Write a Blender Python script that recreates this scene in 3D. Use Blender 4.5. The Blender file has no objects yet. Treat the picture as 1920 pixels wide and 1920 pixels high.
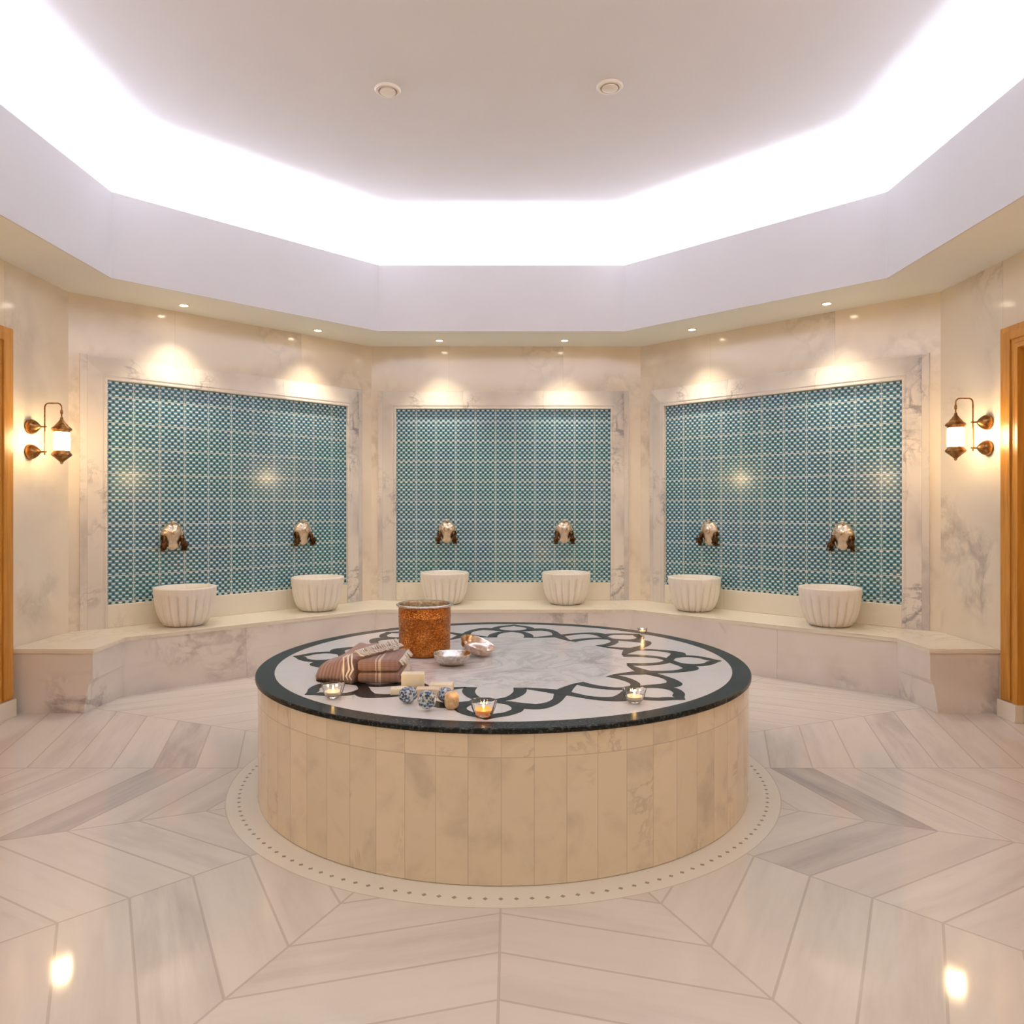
import bpy, bmesh, math, random
from math import sin, cos, pi, radians, sqrt, atan2
from mathutils import Vector, Matrix
random.seed(7)
S = bpy.context.scene
COL = S.collection

# ------------------------------------------------------------------ camera
cam_d = bpy.data.cameras.new('camera'); cam = bpy.data.objects.new('camera', cam_d); COL.objects.link(cam)
cam_d.sensor_width = 36; cam_d.lens = 26.25
cam_d.shift_x = 0.0016; cam_d.shift_y = -0.0052
cam.location = (0, 0, 1.4); cam.rotation_euler = (radians(90), 0, 0)
cam_d.clip_start = 0.05
S.camera = cam

# ------------------------------------------------------------------ world / view
W = bpy.data.worlds.new('world'); S.world = W; W.use_nodes = True
W.node_tree.nodes['Background'].inputs[0].default_value = (0.9, 0.85, 0.8, 1)
W.node_tree.nodes['Background'].inputs[1].default_value = 0.02
S.view_settings.view_transform = 'Standard'; S.view_settings.look = 'None'
S.view_settings.gamma = 1; S.view_settings.use_curve_mapping = False
S.view_settings.exposure = -0.60
S.cycles.max_bounces = 10; S.cycles.diffuse_bounces = 6; S.cycles.glossy_bounces = 4
S.cycles.use_denoising = True
S.cycles.sample_clamp_indirect = 6

# room numbers
CX, CY, A = -0.045, 4.36, 3.36          # outer octagon
SOF = 3.055                              # soffit height
HX, HY, HA = -0.08, 4.24, 2.82           # coffer octagon
FT = 3.68                                # fascia top
CEIL = 4.13
PX, PY, PR, PZ = -0.034, 4.0, 1.262, 0.586   # platform
T8 = math.tan(pi/8)

def lamp_area(name, loc, rot, sx, sy, power, color):
    d = bpy.data.lights.new(name, 'AREA'); d.shape = 'RECTANGLE'; d.size = sx; d.size_y = sy
    d.energy = power; d.color = color
    o = bpy.data.objects.new(name, d); COL.objects.link(o); o.location = loc; o.rotation_euler = rot
    return o
# cove lighting hidden on the ledge behind the fascia (eight runs)
COVE_P = 56
for k in range(8):
    a = k*pi/4
    r = HA + 0.125
    lamp_area('cove_light', (HX + r*cos(a), HY + r*sin(a), 3.47), (radians(180-8), 0, a - pi/2), 2*HA*T8, 0.20, COVE_P, (0.91, 0.98, 1.16))

# ------------------------------------------------------------------ material helper
class V:
    def __init__(s, nt, sock): s.nt, s.s = nt, sock
    def _m(s, op, *o):
        n = s.nt.nodes.new('ShaderNodeMath'); n.operation = op
        for i, x in enumerate((s,)+o):
            if isinstance(x, V): s.nt.links.new(x.s, n.inputs[i])
            else: n.inputs[i].default_value = x
        return V(s.nt, n.outputs[0])
    def __add__(s, o): return s._m('ADD', o)
    __radd__ = __add__
    def __sub__(s, o): return s._m('SUBTRACT', o)
    def __rsub__(s, o): return (s*-1.0)+o
    def __mul__(s, o): return s._m('MULTIPLY', o)
    __rmul__ = __mul__
    def __truediv__(s, o): return s._m('DIVIDE', o)
    def abs(s): return s._m('ABSOLUTE')
    def floor(s): return s._m('FLOOR')
    def fract(s): return s._m('FRACT')
    def round(s): return s._m('ROUND')
    def sign(s): return s._m('SIGN')
    def sqrt(s): return s._m('SQRT')
    def cos(s): return s._m('COSINE')
    def sin(s): return s._m('SINE')
    def lt(s, o): return s._m('LESS_THAN', o)
    def gt(s, o): return s._m('GREATER_THAN', o)
    def atan2(s, o): return s._m('ARCTAN2', o)
    def pow(s, o): return s._m('POWER', o)
    def mod(s, o): return s._m('FLOORED_MODULO', o)
    def max(s, o): return s._m('MAXIMUM', o)
    def min(s, o): return s._m('MINIMUM', o)
    def step(s, a, b):       # smooth 0..1 as value goes a..b
        n = s.nt.nodes.new('ShaderNodeMapRange'); n.interpolation_type = 'SMOOTHSTEP'
        s.nt.links.new(s.s, n.inputs[0]); n.inputs[1].default_value = a; n.inputs[2].default_value = b
        return V(s.nt, n.outputs[0])

class Mat:
    def __init__(s, name, rough=0.4, metal=0.0, color=(.8,.8,.8), spec=None):
        s.m = bpy.data.materials.new(name); s.m.use_nodes = True
        s.nt = s.m.node_tree; s.b = s.nt.nodes['Principled BSDF']
        s.b.inputs['Roughness'].default_value = rough; s.b.inputs['Metallic'].default_value = metal
        s.b.inputs['Base Color'].default_value = (*color, 1)
        if spec is not None: s.b.inputs['Specular IOR Level'].default_value = spec
    def coords(s, kind='Object'):
        n = s.nt.nodes.new('ShaderNodeTexCoord'); x = s.nt.nodes.new('ShaderNodeSeparateXYZ')
        s.nt.links.new(n.outputs[kind], x.inputs[0])
        return V(s.nt, x.outputs[0]), V(s.nt, x.outputs[1]), V(s.nt, x.outputs[2])
    def vec(s, x, y, z=0.0):
        n = s.nt.nodes.new('ShaderNodeCombineXYZ')
        for i, q in enumerate((x, y, z)):
            if isinstance(q, V): s.nt.links.new(q.s, n.inputs[i])
            else: n.inputs[i].default_value = q
        return n.outputs[0]
    def noise(s, vec, scale, detail=4, rough=0.55, dist=0.0):
        n = s.nt.nodes.new('ShaderNodeTexNoise'); s.nt.links.new(vec, n.inputs['Vector'])
        n.inputs['Scale'].default_value = scale; n.inputs['Detail'].default_value = detail
        n.inputs['Roughness'].default_value = rough; n.inputs['Distortion'].default_value = dist
        return V(s.nt, n.outputs[0])
    def white(s, vec):
        n = s.nt.nodes.new('ShaderNodeTexWhiteNoise'); n.noise_dimensions = '3D'; s.nt.links.new(vec, n.inputs[0])
        return V(s.nt, n.outputs[0])
    def voro(s, vec, scale, out='Distance'):
        n = s.nt.nodes.new('ShaderNodeTexVoronoi'); s.nt.links.new(vec, n.inputs['Vector']); n.inputs['Scale'].default_value = scale
        return V(s.nt, n.outputs[out])
    def mix(s, fac, a, b):
        n = s.nt.nodes.new('ShaderNodeMix'); n.data_type = 'RGBA'
        if isinstance(fac, V): s.nt.links.new(fac.s, n.inputs[0])
        else: n.inputs[0].default_value = fac
        for i, c in ((6, a), (7, b)):
            if isinstance(c, tuple): n.inputs[i].default_value = (*c, 1)
            else: s.nt.links.new(c, n.inputs[i])
        return n.outputs[2]
    def scale_col(s, col, f):
        n = s.nt.nodes.new('ShaderNodeVectorMath'); n.operation = 'SCALE'
        s.nt.links.new(col, n.inputs[0]); s.nt.links.new(f.s, n.inputs['Scale'])
        return n.outputs[0]
    def col(s, c): s.nt.links.new(c, s.b.inputs['Base Color']); return s
    def bump(s, v, strength=0.3, dist=0.01):
        n = s.nt.nodes.new('ShaderNodeBump'); n.inputs['Strength'].default_value = strength; n.inputs['Distance'].default_value = dist
        s.nt.links.new(v.s, n.inputs['Height']); s.nt.links.new(n.outputs[0], s.b.inputs['Normal']); return s

def veins(M, vec, scale, width=0.03, detail=6, dist=1.2):
    n = M.noise(vec, scale, detail, 0.6, dist)
    return 1.0 - (n - 0.5).abs().step(0.0, width)

# ---- marbles
CREAM = (0.85, 0.75, 0.605)
def marble(name, base=CREAM, vein=(0.36, 0.31, 0.29), scale=1.0, amt=0.45, rough=0.16, wid=0.035, dist=1.2, joints=None, blot=0.35, seed=0.0, zjoints=None, fine=0.25, slabtone=0.09):
    M = Mat(name, rough)
    x, y, z = M.coords()
    v = M.vec(x*1.0 + seed, y, z*1.0)
    idx = None
    lines = None
    if joints:
        jx = (x + joints*0.5 + 100*joints)/joints
        f = jx.fract(); lines = ((f-0.5).abs()).gt(0.5 - 0.0018/joints)
        idx = jx.floor()
        if zjoints:
            jz = (z + 50*zjoints)/zjoints
            lines = lines.max(((jz.fract()-0.5).abs()).gt(0.5 - 0.0018/zjoints)); idx = idx + jz.floor()*7.3
        v = M.vec(x + idx*3.17 + seed, y, z + idx*1.7)
    big = M.noise(v, 0.9*scale, 3, 0.5, 0.6).step(0.45, 0.75)
    vn = veins(M, v, 1.3*scale, wid, 6, dist)
    msk = M.noise(v, 1.1*scale, 2).step(0.5, 0.68)
    vf = veins(M, v, 3.5*scale, wid*1.4, 8, dist)
    cl = M.noise(v, 2.4*scale, 6, 0.7)
    fac = (vn*msk*amt + vf*msk*fine + big*blot*cl)
    c = M.mix(fac.min(0.9), base, vein)
    warm = M.noise(v, 0.6*scale, 2).step(0.4, 0.7)
    c = M.mix(warm*0.35, c, (base[0]*0.97, base[1]*0.9, base[2]*0.8))
    if idx is not None:
        t = M.white(M.vec(idx, 3.0, seed))*slabtone*2 + (1-slabtone)
        c = M.scale_col(c, t)
        c = M.mix(lines*0.35, c, (0.42, 0.34, 0.26))
    M.col(c)
    return M.m

m_wall = marble('wall_marble', joints=1.18, amt=0.42, wid=0.06, dist=0.5, blot=0.7, vein=(0.36,0.29,0.24), seed=3.1, rough=0.13)
m_frame = marble('frame_marble', base=(0.80, 0.74, 0.67), vein=(0.30, 0.275, 0.28), scale=1.9, amt=0.7, blot=1.0, fine=0.4, dist=0.8, joints=0.83, seed=8.0, rough=0.2)
m_cream = marble('upstand_marble', base=(0.84, 0.78, 0.66), amt=0.12, blot=0.1, seed=5.0, joints=0.9, rough=0.25, slabtone=0.04)
m_bench = marble('bench_marble', base=(0.78, 0.72, 0.66), vein=(0.34, 0.29, 0.28), scale=1.2, amt=0.6, blot=0.6, wid=0.05, dist=0.5, joints=1.45, zjoints=None, seed=1.7, rough=0.2)
m_benchtop = marble('bench_top_marble', base=(0.85, 0.79, 0.66), amt=0.1, blot=0.1, seed=2.0, rough=0.2)

# basin: fine vertical pinkish veins running round the bowl
M = Mat('basin_marble', 0.3); x, y, z = M.coords()
th = y.atan2(x)
n1 = M.noise(M.vec(th*6.0, z*0.6, 0.0), 1.6, 3).step(0.45, 0.72)
n2 = M.noise(M.vec(x*2, y*2, z*6), 2.0, 4).step(0.5, 0.8)
M.col(M.mix((n1*0.22 + n2*0.10), (0.86, 0.80, 0.71), (0.60, 0.50, 0.45))); m_basin = M.m

# floor: chevron planks of veined marble radiating from the platform
M = Mat('floor_marble', 0.07); x, y, z = M.coords()
dx, dy = x - PX, y - PY
r = (dx*dx + dy*dy).sqrt()
a = dy.atan2(dx)
K = pi/4
k = ((a + pi/2)/K).round()
la = (a + pi/2) - k*K
u = r*la.cos(); w = r*la.sin()
s = u - w.abs()*0.29
q = (s - 1.428 + 0.226*20)/0.226
idx = q.floor(); fq = q.fract()
side = w.sign()
kk = k.mod(8.0)
along = w.abs() + u*0.29
h1 = M.white(M.vec(idx, kk, side)); h2 = M.white(M.vec(idx+9.0, kk+3.0, side))
vv = M.vec(along*0.22 + h1*20.0, s*1.6 + h2*9.0, kk)
band = M.noise(vv, 4.0, 5, 0.6, 0.3).step(0.35, 0.75)
band2 = M.noise(vv, 14.0, 4, 0.6, 0.2).step(0.5, 0.8)
fac = band*(h1*0.55 + 0.12) + band2*0.14
c = M.mix(fac.min(0.9), (0.76, 0.71, 0.65), (0.46, 0.41, 0.375))
c = M.mix(h2.step(0.55, 1.0)*0.35, c, (0.72, 0.635, 0.58))
def is_(v_, n_): return (v_ - n_).abs().lt(0.5)
dark = is_(kk, 2.0)*is_(idx, 20.0)*side.lt(0.0) + is_(kk, 1.0)*is_(idx, 20.0)*side.gt(0.0)*0.6 + is_(kk, 6.0)*is_(idx, 21.0)*0.7
c = M.mix((dark*(band*0.6 + 0.4)*0.75).min(0.9), c, (0.26, 0.225, 0.21))
edge = 0.0045
ln = ((fq-0.5).abs()).gt(0.5 - edge/0.226/1.0)
ln = ln.max(w.abs().lt(0.0045))
ln = ln.max((r*((la.abs()) - K/2).sin()).abs().lt(0.0045))
c = M.mix(ln*0.42, c, (0.36, 0.29, 0.24))
ring = r.lt(1.398)
nr = M.noise(M.vec(x, y, 0.0), 3.0, 4).step(0.5, 0.8)
cr = M.mix(nr*0.2, (0.82, 0.77, 0.69), (0.62, 0.55, 0.48))
ad = ((a/(2*pi))*150.0).fract() - 0.5
dot = ((ad*0.0563).abs() + (r - 1.335).abs()).lt(0.0105)
cr = M.mix(dot*0.8, cr, (0.2, 0.15, 0.13))
cr = M.mix((r - 1.396).abs().lt(0.003)*0.5, cr, (0.4, 0.32, 0.26))
c = M.mix(ring, c, cr)
M.col(c); m_floor = M.m
M.b.inputs['Specular IOR Level'].default_value = 0.45

# drum slabs
M = Mat('drum_marble', 0.16); x, y, z = M.coords()
th = (y).atan2(x) + pi
ji = th/(2*pi)*64.0
fi = ji.fract(); ii = ji.floor() + z.gt(0.475)*77.0
hh = M.white(M.vec(ii, 1.0, 2.0))
v = M.vec(x + hh*7.0, y + hh*3.0, z + hh*5.0)
cl = M.noise(v, 5.0, 4, 0.6, 0.4).step(0.45, 0.8)
ve = veins(M, v, 2.2, 0.03)*M.noise(v, 3.0, 2).step(0.52, 0.66)
c = M.mix((cl*0.45 + ve*0.4), (0.80, 0.69, 0.54), (0.42, 0.33, 0.25))
c = M.scale_col(c, hh*0.08 + 0.96)
jl = ((fi-0.5).abs()).gt(0.488).max((z-0.475).abs().lt(0.002))
c = M.mix(jl*0.4, c, (0.38, 0.28, 0.2)); M.col(c); m_drum = M.m

# platform top
M = Mat('platform_top_marble', 0.12); x, y, z = M.coords()
r = (x*x + y*y).sqrt()
v = M.vec(x, y, 0.0)
inner = 1.0 - r.step(0.60, 0.68)
ve = veins(M, v, 2.6, 0.07, 6, 2.0); cl = M.noise(v, 3.2, 6, 0.65, 1.5).step(0.4, 0.75)
fa = (cl*0.55 + ve*0.4)*inner + ve*0.05 + cl*0.05
c = M.mix(fa.min(0.9), (0.86, 0.83, 0.80), (0.48, 0.42, 0.39))
th = y.atan2(x)
jl = ((((th/(2*pi))*16.0).fract()-0.5).abs()).gt(0.497)*(1.0-inner)
c = M.mix(jl*0.3, c, (0.5, 0.42, 0.36)); M.col(c); m_top = M.m
# rim and inlay stone
M = Mat('dark_green_stone', 0.26, spec=0.16); x, y, z = M.coords()
sp = M.noise(M.vec(x, y, z), 90.0, 3, 0.7).step(0.52, 0.62)
M.col(M.mix(sp*0.6, (0.010, 0.011, 0.011), (0.085, 0.10, 0.10))); m_dark = M.m

# mosaic tile: rows of scallops, four across and eight rows per 0.205 m sheet
M = Mat('teal_mosaic', 0.12); x, y, z = M.coords()
T = 0.2045
gx = (x + T*20 + T*0.4)/T; gz = (z + T*10)/T
ty = gz*8.0; row = ty.floor(); fz = ty.fract() - 0.5
off = row.mod(2.0)*0.5
tx = gx*4.0 + off + 0.0
fx = tx.fract() - 0.5
wd = ((fx/0.31)*(fx/0.31) + ((fz-0.05)/0.25)*((fz-0.05)/0.25))
dash = 1.0 - wd.step(0.55, 1.25)
fx2 = (tx + 0.5).fract() - 0.5
dk = 1.0 - ((fx2/0.27)*(fx2/0.27) + (fz/0.42)*(fz/0.42)).step(0.5, 1.3)
cell = M.white(M.vec(tx.floor(), row, 1.0))
reg = M.noise(M.vec(x, z, 2.0), 2.2, 3).step(0.35, 0.65)
base = M.mix(reg, (0.09, 0.28, 0.33), (0.11, 0.25, 0.37))
base = M.mix(cell*0.35, base, (0.16, 0.38, 0.38))
c = M.mix(dk*0.85, base, (0.012, 0.04, 0.06))
c = M.mix(dash*0.95, c, (0.76, 0.86, 0.84))
gl = (((gx.fract()-0.5).abs()).gt(0.4875)).max(((gz.fract()-0.5).abs()).gt(0.4875))
hs = M.white(M.vec(gx.round(), 5.0, 1.0))
c = M.mix(gl*0.85, c, (0.72, 0.78, 0.74))
M.col(c); M.bump(dash*1.0, 0.15, 0.002); m_tile = M.m
M.b.inputs['Specular IOR Level'].default_value = 0.6

def plain(name, color, rough=0.5, metal=0.0, spec=None):
    return Mat(name, rough, metal, color, spec).m
def speck(name, c1, c2, scale=6, rough=0.5, metal=0.0, bump=0.0, lo=.4, hi=.65):
    M = Mat(name, rough, metal); x, y, z = M.coords()
    n = M.noise(M.vec(x, y, z), scale, 4)
    M.col(M.mix(n.step(lo, hi), c1, c2))
    if bump: M.bump(n, bump, 0.004)
    return M.m
m_white = speck('white_plaster', (0.80, 0.782, 0.785), (0.81, 0.792, 0.795), 2, 0.9)
m_fascia = speck('fascia_paint', (0.735, 0.725, 0.745), (0.745, 0.735, 0.755), 2, 0.9)
m_soffit = speck('soffit_paint', (0.86, 0.87, 0.83), (0.87, 0.88, 0.84), 2, 0.9)
m_bronze = speck('aged_brass', (0.22, 0.10, 0.035), (0.42, 0.22, 0.08), 40, 0.28, 1.0)
m_darkbronze = speck('dark_bronze', (0.045, 0.022, 0.010), (0.13, 0.065, 0.025), 50, 0.38, 1.0)
m_nickel = speck('worn_nickel', (0.66, 0.54, 0.42), (0.80, 0.70, 0.58), 30, 0.33, 1.0)
m_tin = speck('hammered_tin', (0.55, 0.50, 0.44), (0.78, 0.72, 0.64), 60, 0.25, 1.0, 0.3)
m_trimring = plain('cream_plastic', (0.82, 0.74, 0.62), 0.45)
m_soap = speck('cream_soap', (0.86, 0.78, 0.58), (0.90, 0.83, 0.66), 20, 0.5)
m_soap2 = speck('tan_pink_soap', (0.74, 0.56, 0.40), (0.82, 0.66, 0.48), 18, 0.5)
m_pumice = speck('pumice', (0.58, 0.38, 0.20), (0.78, 0.58, 0.36), 60, 0.85, 0.0, 0.6)
m_fringe = plain('white_fringe', (0.82, 0.76, 0.68), 0.8)

M = Mat('hammered_copper', 0.27, 1.0); x, y, z = M.coords()
th = y.atan2(x)
vo = M.voro(M.vec(th*0.145, z, 0.0), 95.0)
n = M.noise(M.vec(x, y, z), 14, 4)
pat = M.voro(M.vec(th*0.145, z, 3.0), 95.0)
cc = M.mix(n.step(.35, .7), (0.50, 0.165, 0.032), (0.72, 0.29, 0.07))
M.col(M.mix(pat.step(0.35, 0.62)*0.5, cc, (0.20, 0.065, 0.02))); M.bump(vo, 0.8, 0.006); m_copper = M.m

M = Mat('oak_veneer', 0.35); x, y, z = M.coords()
n = M.noise(M.vec(x*9, y*9, z*0.7), 3.0, 5, 0.6, 0.4)
M.col(M.mix(n.step(0.3, 0.7), (0.46, 0.185, 0.022), (0.62, 0.28, 0.045))); m_wood = M.m

M = Mat('brown_striped_towel', 0.95); x, y, z = M.coords()
wv = ((x*2.2 + y*0.0)*110.0).sin()
st = ((x*7.0).fract() - 0.5).abs().gt(0.463).max((((x*7.0)+0.12).fract()-0.5).abs().gt(0.482))
c = M.mix(wv.step(-1, 1)*0.3, (0.29, 0.175, 0.135), (0.39, 0.255, 0.205))
c = M.mix(st*0.65, c, (0.78, 0.66, 0.52)); M.col(c); M.bump(wv + (z*700.0).sin(), 0.3, 0.002); m_towel = M.m
M = Mat('brown_ribbed_towel', 0.95); x, y, z = M.coords()
wv = ((x*0.75 - y*0.66)*330.0).sin()
c = M.mix(wv.step(-0.6, 1)*0.55, (0.31, 0.18, 0.14), (0.54, 0.39, 0.32)); M.col(c); M.bump(wv, 0.4, 0.003); m_towel2 = M.m

M = Mat('blue_white_glaze', 0.2); x, y, z = M.coords()
vo = M.voro(M.vec(x, y, z), 95.0)
n = M.noise(M.vec(x, y, z), 40, 2)
M.col(M.mix((vo.step(0.34, 0.72)), (0.04, 0.08, 0.18), (0.55, 0.62, 0.66))); m_blue = M.m

def emis(name, color, st):
    m = bpy.data.materials.new(name); m.use_nodes = True; b = m.node_tree.nodes['Principled BSDF']
    b.inputs['Base Color'].default_value = (*color, 1); b.inputs['Emission Color'].default_value = (*color, 1)
    b.inputs['Emission Strength'].default_value = st; return m
m_lamp = emis('lit_frosted_glass', (1.0, 0.72, 0.38), 100)
m_led = emis('lit_downlight_lens', (1.0, 0.86, 0.66), 60)
m_flame = emis('candle_flame', (1.0, 0.62, 0.22), 60)
M = Mat('clear_faceted_glass', 0.03, 0.0, (1, 1, 1)); M.b.inputs['Transmission Weight'].default_value = 1.0; M.b.inputs['IOR'].default_value = 1.45; m_glass = M.m
M = Mat('amber_wax', 0.35, 0.0, (0.85, 0.36, 0.05)); M.b.inputs['Subsurface Weight'].default_value = 0.3
M.b.inputs['Emission Color'].default_value = (1.0, 0.35, 0.04, 1); M.b.inputs['Emission Strength'].default_value = 0.25; m_wax = M.m
m_wax2 = plain('pale_wax', (0.9, 0.78, 0.55), 0.4)

# ------------------------------------------------------------------ object helpers
def obj(name, verts, faces, mat, parent=None, smooth=False):
    me = bpy.data.meshes.new(name); me.from_pydata([tuple(v) for v in verts], [], faces); me.update()
    if smooth:
        for p in me.polygons: p.use_smooth = True
    me.materials.append(mat)
    o = bpy.data.objects.new(name, me); COL.objects.link(o)
    if parent is not None: o.parent = parent
    return o
def from_bm(name, bm, mat, parent=None, smooth=False, angle=None):
    bmesh.ops.recalc_face_normals(bm, faces=bm.faces)
    me = bpy.data.meshes.new(name); bm.to_mesh(me); bm.free()
    if smooth:
        me.polygons.foreach_set('use_smooth', [True]*len(me.polygons))
        if angle: me.set_sharp_from_angle(angle=radians(angle))
    me.materials.append(mat)
    o = bpy.data.objects.new(name, me); COL.objects.link(o)
    if parent is not None: o.parent = parent
    return o
def tag(o, label=None, cat=None, group=None, kind=None):
    if label: o['label'] = label
    if cat: o['category'] = cat
    if group: o['group'] = group
    if kind: o['kind'] = kind
    return o
def empty(name, loc, rz=0.0, **k):
    o = bpy.data.objects.new(name, None); o.empty_display_size = 0.1; COL.objects.link(o)
    o.location = loc; o.rotation_euler = (0, 0, rz); tag(o, **k); return o
def box(bm, x0, x1, y0, y1, z0, z1, bev=0.0, M=None):
    vs = [bm.verts.new(v) for v in ((x0,y0,z0),(x1,y0,z0),(x1,y1,z0),(x0,y1,z0),(x0,y0,z1),(x1,y0,z1),(x1,y1,z1),(x0,y1,z1))]
    fs = [bm.faces.new([vs[i] for i in f]) for f in ((0,3,2,1),(4,5,6,7),(0,1,5,4),(1,2,6,5),(2,3,7,6),(3,0,4,7))]
    if M is not None:
        for v in vs: v.co = M @ v.co
    if bev:
        es = list({e for f in fs for e in f.edges})
        bmesh.ops.bevel(bm, geom=es, offset=bev, segments=3, profile=0.5, affect='EDGES')
def lathe(bm, prof, n=48, M=None, lobe=None, closed=True):
    """prof: list of (r,z); lobe(theta, r, z) -> r"""
    rings = []
    for (r, z) in prof:
        if r < 1e-6:
            v = bm.verts.new((0, 0, z)); rings.append([v])
        else:
            rr = []
            for i in range(n):
                t = 2*pi*i/n; q = lobe(t, r, z) if lobe else r
                rr.append(bm.verts.new((q*cos(t), q*sin(t), z)))
            rings.append(rr)
    for a, b in zip(rings[:-1], rings[1:]):
        if len(a) == 1 and len(b) == 1: continue
        for i in range(n):
            j = (i+1) % n
            if len(a) == 1: bm.faces.new((a[0], b[j], b[i]))
            elif len(b) == 1: bm.faces.new((a[i], a[j], b[0]))
            else: bm.faces.new((a[i], a[j], b[j], b[i]))
    if M is not None:
        for rg in rings:
            for v in rg: v.co = M @ v.co
def tube(bm, pts, rad, n=10, cap=True):
    pts = [Vector(p) for p in pts]
    rads = rad if isinstance(rad, (list, tuple)) else [rad]*len(pts)
    rings = []; up = None
    for i, p in enumerate(pts):
        d = (pts[min(i+1, len(pts)-1)] - pts[max(i-1, 0)]).normalized()
        if up is None:
            up = Vector((0, 0, 1)) if abs(d.z) < 0.9 else Vector((1, 0, 0))
        sx = d.cross(up).normalized(); up = sx.cross(d).normalized()
        rings.append([bm.verts.new(p + (sx*cos(2*pi*k/n) + up*sin(2*pi*k/n))*rads[i]) for k in range(n)])
    for a, b in zip(rings[:-1], rings[1:]):
        for k in range(n):
            j = (k+1) % n; bm.faces.new((a[k], a[j], b[j], b[k]))
    if cap:
        bm.faces.new(rings[0][::-1]); bm.faces.new(rings[-1])
def prism(bm, poly, z0, z1):
    lo = [bm.verts.new((x, y, z0)) for x, y in poly]; hi = [bm.verts.new((x, y, z1)) for x, y in poly]
    bm.faces.new(lo[::-1]); bm.faces.new(hi)
    n = len(poly)
    for i in range(n):
        j = (i+1) % n; bm.faces.new((lo[i], lo[j], hi[j], hi[i]))
def octa(cx, cy, a):
    R = a/cos(pi/8)
    return [(cx + R*cos(pi/8 + k*pi/4), cy + R*sin(pi/8 + k*pi/4)) for k in range(8)]

# ------------------------------------------------------------------ room shell
YF = -1.6                      # wall behind the camera
XL, XR = CX - A, CX + A
# floor
bm = bmesh.new(); prism(bm, [(XL-0.3, YF-0.3), (XR+0.3, YF-0.3), (XR+0.3, 8.1), (XL-0.3, 8.1)], -0.1, 0.0)
tag(from_bm('floor', bm, m_floor), kind='structure')
HS = A*T8                      # half side
WH = SOF + 0.02
def wall_slab(name, mid, rz, half, segs=None):
    """local x along the wall, local y into the wall"""
    bm = bmesh.new()
    for (x0, x1, z0, z1) in (segs or [(-half, half, 0, WH)]): box(bm, x0, x1, 0, 0.15, z0, z1)
    o = from_bm(name, bm, m_wall); o.location = (mid[0], mid[1], 0); o.rotation_euler = (0, 0, rz)
    return tag(o, kind='structure')
back_mid = (CX, CY + A)
bl_mid = (CX - A*sqrt(.5), CY + A*sqrt(.5)); br_mid = (CX + A*sqrt(.5), CY + A*sqrt(.5))
wall_slab('wall_back', back_mid, 0, HS + 0.06)
wall_slab('wall_back_left', bl_mid, pi/4, HS + 0.06)
wall_slab('wall_back_right', br_mid, -pi/4, HS + 0.06)
# side walls, each with a door opening
YC = CY + HS                  # corner
D0, D1, DT = 3.35, 4.85, 2.46     # opening along y, head height
mid = (YC + YF)/2; half = (YC - YF)/2
wall_slab('wall_left', (XL, mid), pi/2, half,
          [(D1-mid, half+0.06, 0, WH), (D0-mid, D1-mid, DT, WH), (-half, D0-mid, 0, WH)])
wall_slab('wall_right', (XR, mid), -pi/2, half,
          [(-half-0.06, mid-D1, 0, WH), (mid-D1, mid-D0, DT, WH), (mid-D0, half, 0, WH)])
wall_slab('wall_front', (CX, YF), pi, 3.6)
# doors
for n_, (X, sgn, prot) in enumerate(((XL, 1, 0.085), (XR, -1, 0.042))):
    bm = bmesh.new(); xa, xb = sorted((X - sgn*0.10, X - sgn*0.06)); box(bm, xa, xb, D0+0.012, D1-0.012, 0.012, DT-0.012)
    for (ya, yb) in ((D0+0.1, 4.05), (4.15, D1-0.1)):
        for (za, zb) in ((0.25, 1.05), (1.2, 2.3)):
            xc, xd = sorted((X - sgn*0.06, X - sgn*0.045)); box(bm, xc, xd, ya, yb, za, zb, 0.006)
    d = from_bm('door_%d' % (n_+1), bm, m_wood); tag(d, kind='structure')
    bm = bmesh.new()
    xa, xb = sorted((X - sgn*0.12, X + sgn*prot))
    xe, xf = sorted((X + sgn*0.002, X + sgn*prot))
    y1 = 4.99
    box(bm, xe, xf, D1, y1, 0.117, 2.585, 0.004); box(bm, xe, xf, D0-0.14, D0, 0.117, 2.585, 0.004)
    box(bm, xe, xf, D0, D1, DT, 2.585, 0.004)
    box(bm, xa, xb, D1-0.03, D1-0.001, 0.117, DT-0.001); box(bm, xa, xb, D0+0.001, D0+0.03, 0.117, DT-0.001)
    box(bm, xa, xb, D0+0.03, D1-0.03, DT-0.03, DT-0.001)
    xg, xh = sorted((X + sgn*prot, X + sgn*(prot+0.012)))
    box(bm, xg, xh, D1+0.03, y1-0.04, 0.13, 2.545, 0.003); box(bm, xg, xh, D0-0.10, D1+0.029, 2.49, 2.545, 0.003)
    from_bm('door_frame', bm, m_wood, d)
    bm = bmesh.new()
    xe, xf = sorted((X + sgn*0.002, X + sgn*(prot+0.015)))
    box(bm, xe, xf, D1-0.03, 5.0, 0.0, 0.116, 0.003); box(bm, xe, xf, D0-0.15, D0+0.03, 0.0, 0.116, 0.003)
    from_bm('plinth_block', bm, m_cream, d)

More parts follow.
